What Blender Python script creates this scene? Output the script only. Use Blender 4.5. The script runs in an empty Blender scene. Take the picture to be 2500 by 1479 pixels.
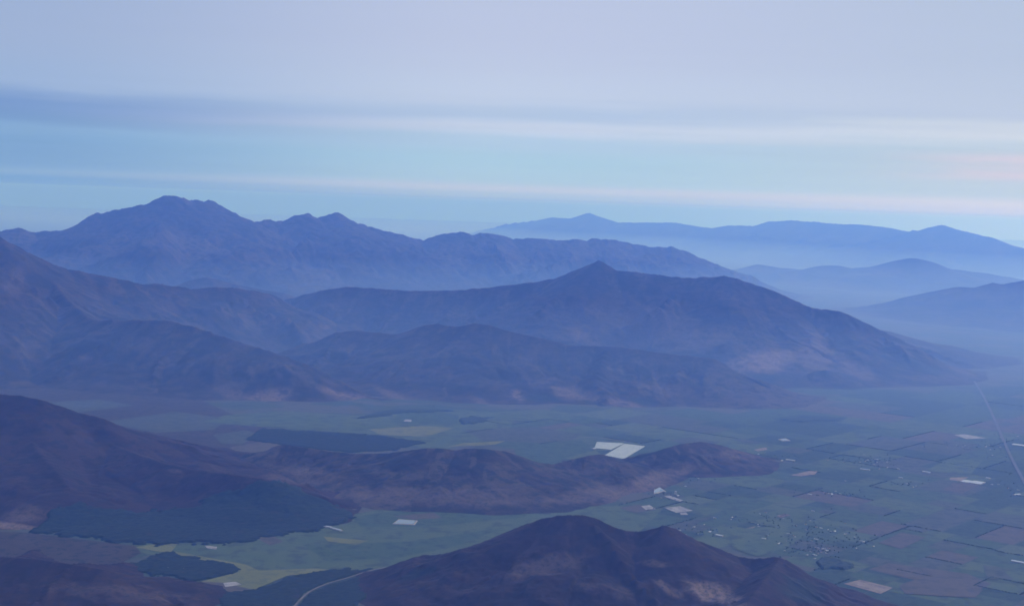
import bpy, math, random
import numpy as np
from mathutils import Matrix, Vector

random.seed(7)
SC = bpy.context.scene
COL = SC.collection

# ------------------------------------------------------------------ camera
W, HGT = 2500.0, 1479.0                 # size of the photograph the sight lines are read from
HFOV = math.radians(40.0)
F = (W / 2) / math.tan(HFOV / 2)
CAM_Z = 1650.0                          # metres above the valley floor (seen from an aircraft)
TILT = math.atan(0.034)                 # the horizon sinks slightly to the right
HOR_C = 455.0 + 0.034 * W / 2
PITCH = math.atan((HGT / 2 - HOR_C) * math.cos(TILT) / F)
fwd = Vector((0, math.cos(PITCH), -math.sin(PITCH)))
up0 = Vector((0, math.sin(PITCH), math.cos(PITCH)))
r0 = Vector((1, 0, 0))
cr = r0 * math.cos(TILT) + up0 * math.sin(TILT)
cu = up0 * math.cos(TILT) - r0 * math.sin(TILT)
CAM = Vector((0, 0, CAM_Z))
cam_data = bpy.data.cameras.new('camera')
cam_data.sensor_fit = 'HORIZONTAL'
cam_data.angle = HFOV
cam_data.clip_start = 1.0
cam_data.clip_end = 900000.0
cam = bpy.data.objects.new('camera', cam_data)
m = Matrix((cr, cu, -fwd)).transposed().to_4x4()
m.translation = CAM
cam.matrix_world = m
COL.objects.link(cam)
SC.camera = cam


def ray(px, py):
    return fwd * F + cr * (px - W / 2) - cu * (py - HGT / 2)


def at_depth(px, py, d):
    r = ray(px, py)
    return CAM + r * (d / r.y)


def on_ground(px, py, z=0.0):
    r = ray(px, py)
    return CAM + r * ((z - CAM_Z) / r.z)


FWD, CR, CU = (np.array(v) for v in (fwd, cr, cu))


def project(x, y, z):
    v0, v1, v2 = x, y, z - CAM_Z
    dep = v0 * FWD[0] + v1 * FWD[1] + v2 * FWD[2]
    dep = np.maximum(dep, 1.0)
    px = W / 2 + F * (v0 * CR[0] + v1 * CR[1] + v2 * CR[2]) / dep
    py = HGT / 2 - F * (v0 * CU[0] + v1 * CU[1] + v2 * CU[2]) / dep
    return px, py


# ------------------------------------------------------------------ world, sun, exposure
def lin(r, g, b):
    def f(c):
        c /= 255.0
        return c / 12.92 if c <= 0.04045 else ((c + 0.055) / 1.055) ** 2.4
    return (f(r), f(g), f(b), 1.0)


SUN_EL, SUN_AZ = math.radians(28), math.radians(58)     # azimuth clockwise from the viewing direction
world = bpy.data.worlds.new('World')
SC.world = world
world.use_nodes = True
nt = world.node_tree
nt.nodes.clear()


class NB:
    """small node-tree builder"""
    def __init__(self, tree):
        self.t = tree

    def n(self, kind, **kw):
        nd = self.t.nodes.new(kind)
        for k, v in kw.items():
            setattr(nd, k, v)
        return nd

    def link(self, a, b):
        self.t.links.new(a, b)

    def put(self, sock, v):
        if hasattr(v, 'is_linked') or hasattr(v, 'links'):
            self.t.links.new(v, sock)
        else:
            sock.default_value = v

    def math(self, op, a, b=0.0, c=None, clamp=False):
        nd = self.n('ShaderNodeMath', operation=op, use_clamp=clamp)
        self.put(nd.inputs[0], a)
        self.put(nd.inputs[1], b)
        if c is not None:
            self.put(nd.inputs[2], c)
        return nd.outputs[0]

    def ramp01(self, v, a, b):
        nd = self.n('ShaderNodeMapRange', interpolation_type='SMOOTHSTEP')
        self.put(nd.inputs[0], v)
        nd.inputs[1].default_value = a
        nd.inputs[2].default_value = b
        return nd.outputs[0]

    def mix(self, f, a, b):
        nd = self.n('ShaderNodeMix', data_type='RGBA')
        self.put(nd.inputs[0], f)
        self.put(nd.inputs[6], a)
        self.put(nd.inputs[7], b)
        return nd.outputs[2]

    def noise(self, vec, scale, detail=3.0, rough=0.55, dist=0.0):
        nd = self.n('ShaderNodeTexNoise')
        self.put(nd.inputs['Vector'], vec)
        nd.inputs['Scale'].default_value = scale
        nd.inputs['Detail'].default_value = detail
        nd.inputs['Roughness'].default_value = rough
        nd.inputs['Distortion'].default_value = dist
        return nd.outputs['Fac']

    def mapping(self, vec, scale=(1, 1, 1), rot=(0, 0, 0)):
        nd = self.n('ShaderNodeMapping')
        self.put(nd.inputs[0], vec)
        nd.inputs['Scale'].default_value = scale
        nd.inputs['Rotation'].default_value = rot
        return nd.outputs[0]


b = NB(nt)
tc = b.n('ShaderNodeTexCoord')
sep = b.n('ShaderNodeSeparateXYZ')
b.link(tc.outputs['Generated'], sep.inputs[0])
el = b.math('MULTIPLY', sep.outputs[2], 57.2958)                 # elevation in degrees near the horizon
flat = b.noise(b.mapping(tc.outputs['Generated'], (2.2, 2.2, 26)), 1.6, 4.0, 0.5)
fine = b.noise(b.mapping(tc.outputs['Generated'], (5, 5, 120)), 1.5, 3.0, 0.5)
wob = b.math('MULTIPLY', b.math('SUBTRACT', flat, 0.5), 1.1)
wob = b.math('ADD', wob, b.math('MULTIPLY', b.math('SUBTRACT', fine, 0.5), 0.55))
amp = b.ramp01(el, 0.1, 3.0)
e2 = b.math('ADD', el, b.math('MULTIPLY', wob, amp))
fac = b.math('DIVIDE', e2, 14.0, clamp=True)


def sky_ramp(stops):
    nd = b.n('ShaderNodeValToRGB')
    nd.color_ramp.interpolation = 'EASE'
    els = nd.color_ramp.elements
    while len(els) < len(stops):
        els.new(0.5)
    for i, (deg, c) in enumerate(stops):
        els[i].position = max(0.0, min(1.0, deg / 14.0))
        els[i].color = lin(*c)
    b.link(fac, nd.inputs[0])
    return nd.outputs[0]


left = sky_ramp([(0.0, (44, 96, 182)), (0.35, (98, 147, 206)), (0.62, (126, 166, 212)), (0.9, (114, 157, 206)), (1.7, (116, 158, 207)),
                 (2.3, (124, 164, 210)), (2.8, (112, 149, 201)), (3.3, (114, 148, 203)), (4.0, (152, 176, 215)), (6.0, (157, 176, 212)),
                 (14.0, (149, 168, 207))])
mid = sky_ramp([(0.0, (66, 116, 194)), (0.32, (160, 190, 224)), (0.6, (184, 200, 228)), (0.95, (166, 200, 226)), (1.8, (164, 200, 226)),
                (2.45, (170, 198, 227)), (3.05, (194, 207, 232)), (3.6, (174, 194, 225)), (4.3, (190, 203, 229)), (6.5, (187, 197, 225)),
                (14.0, (180, 191, 218))])
right = sky_ramp([(0.0, (120, 160, 212)), (0.35, (200, 206, 223)), (0.65, (204, 209, 222)), (1.0, (184, 202, 216)), (1.7, (186, 200, 216)),
                  (2.5, (180, 199, 215)), (2.9, (188, 203, 219)), (3.25, (203, 211, 224)), (3.9, (184, 196, 219)), (6.5, (180, 193, 217)),
                  (14.0, (174, 189, 213))])
lm = b.ramp01(sep.outputs[0], -0.36, 0.0)
mr = b.ramp01(sep.outputs[0], 0.02, 0.40)
skycol = b.mix(mr, b.mix(lm, left, mid), right)
# one faint pink cloud streak low on the side of the sun
pk = b.math('MULTIPLY', b.ramp01(b.noise(b.mapping(tc.outputs['Generated'], (3, 3, 55)), 2.0, 4.0, 0.6), 0.30, 0.60), b.ramp01(sep.outputs[0], 0.22, 0.35))
pk = b.math('MULTIPLY', pk, b.math('MULTIPLY', b.ramp01(el, 1.3, 1.8), b.ramp01(el, 2.75, 2.3)))
skycol = b.mix(b.math('MULTIPLY', pk, 0.75), skycol, lin(214, 200, 216))
# the overcast deck is brighter towards the zenith, as overcast skies are
zen = b.math('MULTIPLY_ADD', b.ramp01(sep.outputs[2], 0.16, 0.95), 2.4, 1.0)
cloud_bg = b.n('ShaderNodeBackground')
b.link(skycol, cloud_bg.inputs[0])
wisp = b.noise(b.mapping(tc.outputs['Generated'], (2.5, 2.5, 95), (0, math.radians(-1.2), 0)), 2.2, 5.0, 0.62)
b.link(b.math('MULTIPLY', zen, b.math('MULTIPLY_ADD', b.math('SUBTRACT', wisp, 0.5), b.math('MULTIPLY_ADD', b.ramp01(el, 5.0, 3.0), 0.10, 0.03), 1.0)), cloud_bg.inputs[1])
sky = b.n('ShaderNodeTexSky', sky_type='NISHITA', sun_disc=False)
sky.sun_elevation = SUN_EL
sky.sun_rotation = SUN_AZ
sky.altitude = CAM_Z
sky_bg = b.n('ShaderNodeBackground')
b.link(sky.outputs[0], sky_bg.inputs[0])
sky_bg.inputs[1].default_value = 0.15
mixs = b.n('ShaderNodeMixShader')
b.link(b.math('MULTIPLY_ADD', b.ramp01(sep.outputs[2], 0.18, 0.6), -0.55, 0.95), mixs.inputs[0])
b.link(sky_bg.outputs[0], mixs.inputs[1])
b.link(cloud_bg.outputs[0], mixs.inputs[2])
wout = b.n('ShaderNodeOutputWorld')
b.link(mixs.outputs[0], wout.inputs[0])

sun_data = bpy.data.lights.new('sun', 'SUN')
sun_data.energy = 2.3
sun_data.angle = math.radians(25)
sun_data.color = (1.0, 0.97, 0.95)
sun = bpy.data.objects.new('sun', sun_data)
sd = Vector((math.sin(SUN_AZ) * math.cos(SUN_EL), math.cos(SUN_AZ) * math.cos(SUN_EL), math.sin(SUN_EL)))
sun.rotation_euler = sd.to_track_quat('Z', 'Y').to_euler()
sun.location = (0, 0, 3000)
COL.objects.link(sun)

SC.view_settings.view_transform = 'Standard'
SC.view_settings.look = 'None'
SC.view_settings.exposure = 0.0
SC.view_settings.gamma = 1.0
SC.view_settings.use_curve_mapping = False
SC.render.engine = 'CYCLES'
SC.cycles.use_denoising = True
SC.cycles.volume_bounces = 2
SC.cycles.max_bounces = 6
SC.cycles.filter_width = 1.5


# ------------------------------------------------------------------ noise (numpy)
_rng = np.random.default_rng(11)
_perm = np.concatenate([_rng.permutation(256)] * 2)
_ang = _rng.uniform(0, 2 * np.pi, 256)
_gx, _gy = np.cos(_ang), np.sin(_ang)


def pnoise(x, y, seed=0):
    x = np.asarray(x, float) + seed * 17.31
    y = np.asarray(y, float) + seed * 9.77
    xi, yi = np.floor(x).astype(np.int64), np.floor(y).astype(np.int64)
    xf, yf = x - xi, y - yi
    xi &= 255
    yi &= 255

    def g(i, j, dx, dy):
        h = _perm[_perm[(xi + i) & 255] + ((yi + j) & 255)]
        return _gx[h] * dx + _gy[h] * dy
    u = xf * xf * xf * (xf * (xf * 6 - 15) + 10)
    v = yf * yf * yf * (yf * (yf * 6 - 15) + 10)
    a = g(0, 0, xf, yf) * (1 - u) + g(1, 0, xf - 1, yf) * u
    c = g(0, 1, xf, yf - 1) * (1 - u) + g(1, 1, xf - 1, yf - 1) * u
    return (a * (1 - v) + c * v) * 1.5


def fbm(x, y, octs=4, seed=0, ridged=False):
    out, a, f, tot = 0.0, 1.0, 1.0, 0.0
    for o in range(octs):
        n = pnoise(x * f, y * f, seed + o * 3)
        if ridged:
            n = 1 - 2 * np.abs(n)
        out = out + a * n
        tot += a
        a *= 0.5
        f *= 2.03
    return out / tot


# ------------------------------------------------------------------ materials
def new_mat(name):
    mt = bpy.data.materials.new(name)
    mt.use_nodes = True
    mt.node_tree.nodes.clear()
    nb = NB(mt.node_tree)
    bs = nb.n('ShaderNodeBsdfPrincipled')
    out = nb.n('ShaderNodeOutputMaterial')
    nb.link(bs.outputs[0], out.inputs[0])
    bs.inputs['Roughness'].default_value = 0.95
    bs.inputs['Specular IOR Level'].default_value = 0.15
    return mt, nb, bs


def c4(t):
    return (t[0], t[1], t[2], 1.0)


def rough_mat(name, c1, c2, scale, c3=None, scale3=0.02, t3=(0.5, 0.62), rough=0.95, spec=0.15):
    """two tones mixed by noise (scale per metre) with sparse spots of a third"""
    mt, nb, bs = new_mat(name)
    pos = nb.n('ShaderNodeNewGeometry').outputs['Position']
    col = nb.mix(nb.ramp01(nb.noise(pos, scale, 5.0, 0.62), 0.34, 0.66), c4(c1), c4(c2))
    if c3 is not None:
        col = nb.mix(nb.ramp01(nb.noise(pos, scale3, 4.0, 0.6), *t3), col, c4(c3))
    nb.link(col, bs.inputs['Base Color'])
    bs.inputs['Roughness'].default_value = rough
    bs.inputs['Specular IOR Level'].default_value = spec
    return mt


def hill_mat(name, dark, light, gully, veg, vf):
    mt, nb, bs = new_mat(name)
    pos = nb.n('ShaderNodeNewGeometry').outputs['Position']
    a_bare = nb.n('ShaderNodeAttribute', attribute_name='bare').outputs['Fac']
    a_str = nb.n('ShaderNodeAttribute', attribute_name='streak').outputs['Fac']
    a_wood = nb.n('ShaderNodeAttribute', attribute_name='wood').outputs['Fac']
    big = nb.noise(pos, 0.0016, 4.0, 0.6)
    midn = nb.noise(pos, 0.011, 4.0, 0.65)
    small = nb.noise(pos, 0.05, 3.0, 0.6)
    mot = nb.noise(pos, 0.0045, 5.0, 0.7)
    col = nb.mix(nb.ramp01(nb.math('MULTIPLY_ADD', mot, 0.6, nb.math('MULTIPLY', big, 0.4)), 0.40, 0.60), c4(dark), c4(light))
    col = nb.mix(nb.math('MULTIPLY', nb.ramp01(a_str, 0.48, 0.80), 0.8), col, c4(gully))
    col = nb.mix(nb.math('MULTIPLY', nb.ramp01(midn, 0.47, 0.60), vf), col, c4(veg))
    bare_f = nb.math('MULTIPLY', a_bare, nb.ramp01(nb.math('ADD', midn, nb.math('MULTIPLY', a_str, 0.35)), 0.42, 0.70))
    bare_c = nb.mix(nb.ramp01(small, 0.35, 0.65), c4((0.16, 0.105, 0.085)), c4((0.10, 0.072, 0.057)))
    col = nb.mix(bare_f, col, bare_c)
    col = nb.mix(a_wood, col, c4((0.010, 0.018, 0.014)))
    col = nb.mix(nb.math('MULTIPLY', nb.ramp01(small, 0.54, 0.68), 0.5), col, c4((0.010, 0.010, 0.008)))
    nb.link(col, bs.inputs['Base Color'])
    return mt


def floor_mat():
    """far plain: parcels too small to tell apart, as cells of slightly different crops"""
    mt, nb, bs = new_mat('plain_farmland')
    pos = nb.n('ShaderNodeNewGeometry').outputs['Position']
    mp = nb.mapping(pos, (1 / 520.0, 1 / 300.0, 0.0), (0, 0, math.radians(-38)))
    vor = nb.n('ShaderNodeTexVoronoi', feature='F1', distance='CHEBYCHEV')
    nb.link(mp, vor.inputs['Vector'])
    vor.inputs['Scale'].default_value = 1.0
    vor.inputs['Randomness'].default_value = 0.8
    sepc = nb.n('ShaderNodeSeparateColor')
    nb.link(vor.outputs['Color'], sepc.inputs[0])
    base = nb.mix(nb.ramp01(nb.noise(pos, 0.0013, 4.0, 0.6), 0.35, 0.65), c4((0.036, 0.054, 0.038)), c4((0.058, 0.060, 0.046)))
    cells = nb.mix(nb.ramp01(sepc.outputs[0], 0.25, 0.75), c4((0.034, 0.055, 0.036)), c4((0.072, 0.066, 0.053)))
    col = nb.mix(0.7, base, cells)
    col = nb.mix(nb.math('MULTIPLY', nb.ramp01(nb.noise(pos, 0.006, 3.0, 0.6), 0.58, 0.68), 0.7), col, c4((0.020, 0.030, 0.024)))
    nb.link(col, bs.inputs['Base Color'])
    return mt


M = {
    'hill': hill_mat('rocky_scrub_slope', (0.012, 0.010, 0.009), (0.043, 0.029, 0.023), (0.064, 0.047, 0.038), (0.009, 0.011, 0.009), 0.8),
    'near_hill': hill_mat('dense_scrub_slope', (0.0165, 0.0085, 0.0075), (0.026, 0.0135, 0.0115), (0.038, 0.0215, 0.0175), (0.010, 0.007, 0.006), 0.7),
    'floor': floor_mat(),
    'meadow': rough_mat('meadow_green', (0.052, 0.076, 0.040), (0.066, 0.086, 0.044), 0.004, (0.040, 0.054, 0.035), 0.010),
    'green': rough_mat('crop_green', (0.036, 0.062, 0.036), (0.048, 0.070, 0.041), 0.012, (0.031, 0.046, 0.032), 0.016),
    'teal': rough_mat('crop_dark_green', (0.024, 0.044, 0.032), (0.034, 0.053, 0.037), 0.012, (0.021, 0.034, 0.027), 0.02),
    'olive': rough_mat('crop_olive', (0.105, 0.110, 0.040), (0.122, 0.122, 0.046), 0.006, (0.085, 0.092, 0.040), 0.015),
    'grey': rough_mat('fallow_grey', (0.048, 0.058, 0.047), (0.060, 0.065, 0.053), 0.007, (0.036, 0.044, 0.037), 0.017),
    'pasture': rough_mat('pasture_pale_green', (0.062, 0.082, 0.047), (0.074, 0.091, 0.053), 0.010, (0.053, 0.069, 0.043), 0.018),
    'brown': rough_mat('ploughed_brown', (0.068, 0.058, 0.048), (0.080, 0.066, 0.053), 0.010, (0.054, 0.050, 0.042), 0.014),
    'red': rough_mat('ploughed_red', (0.105, 0.066, 0.054), (0.118, 0.076, 0.062), 0.008, (0.085, 0.064, 0.052), 0.014),
    'tan': rough_mat('bare_earth', (0.17, 0.13, 0.105), (0.21, 0.16, 0.13), 0.012, (0.13, 0.105, 0.09), 0.02),
    'pale': rough_mat('pale_gravel', (0.22, 0.20, 0.195), (0.28, 0.26, 0.25), 0.02, (0.15, 0.14, 0.135), 0.03),
    'scrub': rough_mat('scrubland', (0.034, 0.027, 0.022), (0.048, 0.036, 0.029), 0.006, (0.020, 0.020, 0.016), 0.02),
    'canopy': rough_mat('orchard_leaves', (0.006, 0.0135, 0.011), (0.013, 0.023, 0.017), 0.03, (0.020, 0.0205, 0.016), 0.011, (0.56, 0.70)),
    'grove': rough_mat('grove_leaves', (0.020, 0.034, 0.027), (0.032, 0.047, 0.034), 0.02, (0.016, 0.026, 0.022), 0.05),
    'tree': rough_mat('tree_leaves', (0.030, 0.046, 0.034), (0.040, 0.058, 0.040), 0.06),
    'road': rough_mat('dirt_road_surface', (0.10, 0.085, 0.078), (0.14, 0.12, 0.105), 0.02),
    'asphalt': rough_mat('highway_surface', (0.075, 0.077, 0.08), (0.10, 0.10, 0.10), 0.01),
    'plastic': rough_mat('greenhouse_film', (0.24, 0.255, 0.24), (0.29, 0.305, 0.28), 0.02, rough=0.6, spec=0.4),
    'roofwhite': rough_mat('white_metal_roof', (0.29, 0.29, 0.285), (0.36, 0.36, 0.35), 0.05, rough=0.6, spec=0.4),
    'roofgrey': rough_mat('grey_metal_roof', (0.20, 0.20, 0.21), (0.27, 0.27, 0.27), 0.05, rough=0.7),
    'rooftile': rough_mat('clay_tile_roof', (0.17, 0.11, 0.09), (0.21, 0.14, 0.11), 0.08),
    'wall': rough_mat('house_wall', (0.28, 0.26, 0.24), (0.34, 0.32, 0.29), 0.05),
    'bank': rough_mat('pond_bank_earth', (0.20, 0.175, 0.15), (0.26, 0.22, 0.19), 0.03),
}
mt, nb_, bs_ = new_mat('pond_water')
bs_.inputs['Base Color'].default_value = (0.10, 0.14, 0.15, 1)
bs_.inputs['Roughness'].default_value = 0.12
bs_.inputs['Specular IOR Level'].default_value = 0.5
bmp = nb_.n('ShaderNodeBump')
bmp.inputs['Strength'].default_value = 0.12
bmp.inputs['Distance'].default_value = 0.4
nb_.link(nb_.noise(nb_.n('ShaderNodeNewGeometry').outputs['Position'], 0.25, 3.0), bmp.inputs['Height'])
nb_.link(bmp.outputs[0], bs_.inputs['Normal'])
M['water'] = mt


# ------------------------------------------------------------------ object helpers
def tag(o, label=None, cat=None, kind=None, group=None):
    for k, v in (('label', label), ('category', cat), ('kind', kind), ('group', group)):
        if v:
            o[k] = v
    return o


def make_obj(name, verts, faces, mats, loc=(0, 0, 0), parent=None, fmat=None, smooth=False):
    me = bpy.data.meshes.new(name)
    me.from_pydata([tuple(v) for v in verts], [], [tuple(f) for f in faces])
    for mm in (mats if isinstance(mats, (list, tuple)) else [mats]):
        me.materials.append(mm)
    if fmat is not None:
        me.polygons.foreach_set('material_index', fmat)
    if smooth:
        me.polygons.foreach_set('use_smooth', [True] * len(me.polygons))
    me.update()
    o = bpy.data.objects.new(name, me)
    o.location = loc
    COL.objects.link(o)
    if parent is not None:
        o.parent = parent
    return o


def grid_obj(name, X, Y, Z, keep, mat, attrs=None, parent=None, origin=None):
    """mesh from a 2-D grid of vertices; keep is the mask of quads to build"""
    nv, nu = X.shape
    idx = np.arange(nv * nu).reshape(nv, nu)
    q = np.stack([idx[:-1, :-1], idx[:-1, 1:], idx[1:, 1:], idx[1:, :-1]], -1)[keep]
    used = np.zeros(nv * nu, bool)
    used[q.ravel()] = True
    remap = np.cumsum(used) - 1
    q = remap[q]
    x, y, z = X.ravel()[used], Y.ravel()[used], Z.ravel()[used]
    if origin is None:
        origin = (float(x.mean()), float(y.mean()), 0.0)
    co = np.stack([x - origin[0], y - origin[1], z - origin[2]], -1).astype(np.float32)
    me = bpy.data.meshes.new(name)
    me.vertices.add(len(co))
    me.vertices.foreach_set('co', co.ravel())
    me.loops.add(len(q) * 4)
    me.loops.foreach_set('vertex_index', q.ravel().astype(np.int32))
    me.polygons.add(len(q))
    me.polygons.foreach_set('loop_start', (np.arange(len(q)) * 4).astype(np.int32))
    me.polygons.foreach_set('loop_total', np.full(len(q), 4, np.int32))
    me.polygons.foreach_set('use_smooth', np.ones(len(q), bool))
    me.update(calc_edges=True)
    for k, v in (attrs or {}).items():
        a = me.attributes.new(k, 'FLOAT', 'POINT')
        a.data.foreach_set('value', v.ravel()[used].astype(np.float32))
    me.materials.append(mat)
    o = bpy.data.objects.new(name, me)
    o.location = origin
    COL.objects.link(o)
    if parent is not None:
        o.parent = parent
        o.location = Vector(origin) - parent.location
    return o


def smooth01(v):
    v = np.clip(v, 0, 1)
    return v * v * (3 - 2 * v)


def in_poly(px, py, poly):
    inside = np.zeros(np.shape(px), bool)
    n = len(poly)
    for i in range(n):
        x1, y1 = poly[i]
        x2, y2 = poly[(i + 1) % n]
        if y1 == y2:
            continue
        hit = ((y1 > py) != (y2 > py)) & (px < (x2 - x1) * (py - y1) / (y2 - y1) + x1)
        inside ^= hit
    return inside


# ------------------------------------------------------------------ the ground
def axis(a, bb, fine0, fine1, step, coarse):
    v = list(np.arange(fine0, fine1 + 1, step))
    lo = list(np.linspace(a, fine0, coarse)[:-1])
    hi = list(np.linspace(fine1, bb, coarse)[1:])
    return np.array(lo + v + hi)


gx = axis(-150000, 150000, -12000, 12000, 1500, 8)
gy = axis(-12000, 122000, 0, 30000, 1500, 14)
GX, GY = np.meshgrid(gx, gy)
floor = grid_obj('valley_ground', GX, GY, np.zeros_like(GX), np.ones((len(gy) - 1, len(gx) - 1), bool), M['floor'], origin=(0, 0, 0))
tag(floor, 'flat hazy valley floor of farmland reaching to the horizon', 'ground', 'structure')

# ------------------------------------------------------------------ hills and mountains
HILLS = []


def hill(name, label, crests, slope, step, seed, b_=0.85, spur=0.5, bare=(), wood=(), rough=1.0, wmin=60.0, cat='hill', zoff=0.0, extra_w=1.3, kb=0.8, mat='hill'):
    """a massif grown from crest lines (sight line x, sight line y, distance); cones along crests and spurs, then relief"""
    rnd = random.Random(seed)
    lines = []
    for cl in crests:
        pts = np.array([tuple(at_depth(*p)) for p in cl])
        pts[:, 2] += zoff
        seg = np.hypot(np.diff(pts[:, 0]), np.diff(pts[:, 1]))
        t = np.concatenate([[0], np.cumsum(seg)])
        n = int(max(12, min(700, t[-1] / (step * 1.8))))
        tt = np.linspace(0, t[-1], n)
        P = np.stack([np.interp(tt, t, pts[:, k]) for k in range(3)], -1)
        P[:, 2] = np.maximum(P[:, 2] + np.maximum(P[:, 2], 20) * 0.016 * rough * fbm(tt / (step * 9), tt * 0 + seed, 5, seed), 2.0)
        lines.append((tt, P))
    A0, A1 = lines[0][1][0], lines[0][1][-1]
    ang = math.atan2(A1[1] - A0[1], A1[0] - A0[0])
    ca, sa = math.cos(ang), math.sin(ang)

    def loc(x, y):
        return (x - A0[0]) * ca + (y - A0[1]) * sa, -(x - A0[0]) * sa + (y - A0[1]) * ca
    mx, my = np.mean(lines[0][1][:, 0]), np.mean(lines[0][1][:, 1])
    ml = math.hypot(mx, my)
    vdu, vdv = (mx * ca + my * sa) / ml, (-mx * sa + my * ca) / ml
    S = []                       # u, v, z, w, is_crest, arc length
    zmax = max(P[:, 2].max() for _, P in lines)
    for tt, P in lines:
        u, v = loc(P[:, 0], P[:, 1])
        w = np.maximum(P[:, 2] / slope * extra_w, wmin)
        for i in range(len(tt)):
            S.append((u[i], v[i], P[i, 2], w[i], 1.0, tt[i]))
        # side spurs
        pos = 0.0
        while pos < tt[-1]:
            i = int(np.searchsorted(tt, pos))
            i = min(max(i, 1), len(tt) - 2)
            wi, zi = w[i], P[i, 2]
            pos += max(wi * spur * rnd.uniform(0.7, 1.35), step * 5)
            du, dv = u[i + 1] - u[i - 1], v[i + 1] - v[i - 1]
            base = math.atan2(dv, du)
            for sd_ in (-1, 1):
                a = base + sd_ * math.pi / 2 + rnd.uniform(-0.5, 0.5)
                L = wi * rnd.uniform(0.78, 1.12)
                cu_, cv_, k = u[i], v[i], 14
                bend = rnd.uniform(-0.06, 0.06)
                drop = rnd.uniform(0.05, 0.4)
                for j in range(1, k + 1):
                    q = j / k
                    a += bend
                    cu_ += math.cos(a) * L / k
                    cv_ += math.sin(a) * L / k
                    zs = zi * 0.985 * (1 - q) * (1 - drop * q) * (1 + 0.05 * math.sin(q * 9 + i))
                    if zs > 3:
                        S.append((cu_, cv_, zs, max(zs / (slope * 1.45), 30.0), 0.0, tt[i] + sd_ * q * 100))
    S = np.array(S)
    wm = S[:, 3].max() * 1.22
    u0, u1, v0, v1 = S[:, 0].min() - wm, S[:, 0].max() + wm, S[:, 1].min() - wm, S[:, 1].max() + wm
    nu, nv = int((u1 - u0) / step) + 1, int((v1 - v0) / step) + 1
    ua, va = u0 + np.arange(nu) * step, v0 + np.arange(nv) * step
    U, V = np.meshgrid(ua.astype(np.float32), va.astype(np.float32))
    # closeness to the crest, then warp everything but the crest
    near = np.zeros_like(U)
    for (su, sv, sz, sw, sc_, st) in S[S[:, 4] > 0.5][::2]:
        i0, i1 = int((su - sw - u0) / step), int((su + sw - u0) / step) + 2
        j0, j1 = int((sv - sw - v0) / step), int((sv + sw - v0) / step) + 2
        i0, j0 = max(i0, 0), max(j0, 0)
        d = np.hypot(U[j0:j1, i0:i1] - su, V[j0:j1, i0:i1] - sv) / sw
        np.maximum(near[j0:j1, i0:i1], 1 - d, out=near[j0:j1, i0:i1])
    mask = smooth01((1 - near) * 2.2)
    wl = max(wm * 0.45, 120.0)
    A = wl * 0.22
    U2 = (U + A * mask * fbm(U / wl, V / wl, 4, seed + 1)).astype(np.float32)
    V2 = (V + A * mask * fbm(U / wl, V / wl, 4, seed + 5)).astype(np.float32)
    Hh = np.full_like(U, -60.0)
    T = np.zeros_like(U)
    for (su, sv, sz, sw, sc_, st) in S:
        R = sw * 1.12 + A
        i0, i1 = max(int((su - R - u0) / step), 0), int((su + R - u0) / step) + 2
        j0, j1 = max(int((sv - R - v0) / step), 0), int((sv + R - v0) / step) + 2
        du_, dv_ = U2[j0:j1, i0:i1] - np.float32(su), V2[j0:j1, i0:i1] - np.float32(sv)
        s = np.hypot(du_, dv_)
        s += np.maximum(du_ * np.float32(kb * vdu) + dv_ * np.float32(kb * vdv), 0)      # lee side falls off faster
        s *= np.float32(1.0 / sw)
        bb = b_ if sc_ > 0.5 else 0.35
        h = 1 - np.minimum(s, np.float32(1.0)) * np.float32(bb)
        h *= np.float32(sz) * (1 - s)
        cur = Hh[j0:j1, i0:i1]
        better = h > cur
        if sc_ > 0.5:
            T[j0:j1, i0:i1][better] = st
        cur[better] = h[better]
    # cut the gaps between summits back down to the crest line
    for _ in range(2):
        num, den = np.zeros_like(U), np.full_like(U, 1e-6)
        wmx = np.zeros_like(U)
        for (su, sv, sz, sw, sc_, st) in S[S[:, 4] > 0.5]:
            i, j = int((su - u0) / step), int((sv - v0) / step)
            dlt = min(sz - Hh[j, i], 0.0)
            sg = max(sw * 0.10, step * 2.0)
            k = int(2.6 * sg / step) + 1
            i0, i1, j0, j1 = max(i - k, 0), i + k + 1, max(j - k, 0), j + k + 1
            g = np.exp(-((U[j0:j1, i0:i1] - np.float32(su)) ** 2 + (V[j0:j1, i0:i1] - np.float32(sv)) ** 2) / np.float32(sg * sg))
            g2 = g ** 4
            num[j0:j1, i0:i1] += g2 * np.float32(dlt)
            den[j0:j1, i0:i1] += g2
            np.maximum(wmx[j0:j1, i0:i1], g, out=wmx[j0:j1, i0:i1])
        Hh = Hh + num / den * wmx
    hz = np.clip(Hh / max(zmax, 1), 0, 1)
    relief = mask * np.clip(hz * 5, 0.0, 1) * zmax * 0.075 * rough
    gul = fbm(T / (wl * 0.10) + 0.4 * fbm(U / wl, V / wl, 2, seed + 41), near * 1.2, 3, seed + 43, True)
    Hh = Hh + mask * np.clip(hz * 6, 0, 1) * np.clip((1 - hz) * 2, 0, 1) * zmax * 0.040 * rough * (gul - 0.3)
    Hh = Hh + relief * (fbm(U / (wl * 0.55), V / (wl * 0.55), 5, seed + 9, True) - 0.15)
    Hh = Hh + np.clip(hz * 8, 0, 1) * zmax * 0.010 * rough * fbm(U / (step * 4.5), V / (step * 4.5), 2, seed + 13)
    X = A0[0] + U * ca - V * sa
    Y = A0[1] + U * sa + V * ca
    px, py = project(X, Y, Hh)
    nz = fbm(U / (wl * 0.18), V / (wl * 0.18), 3, seed + 21)
    streak = np.clip(0.5 + 0.8 * fbm(T / (wl * 0.10), near * 3.0, 3, seed + 31), 0, 1)

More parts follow.
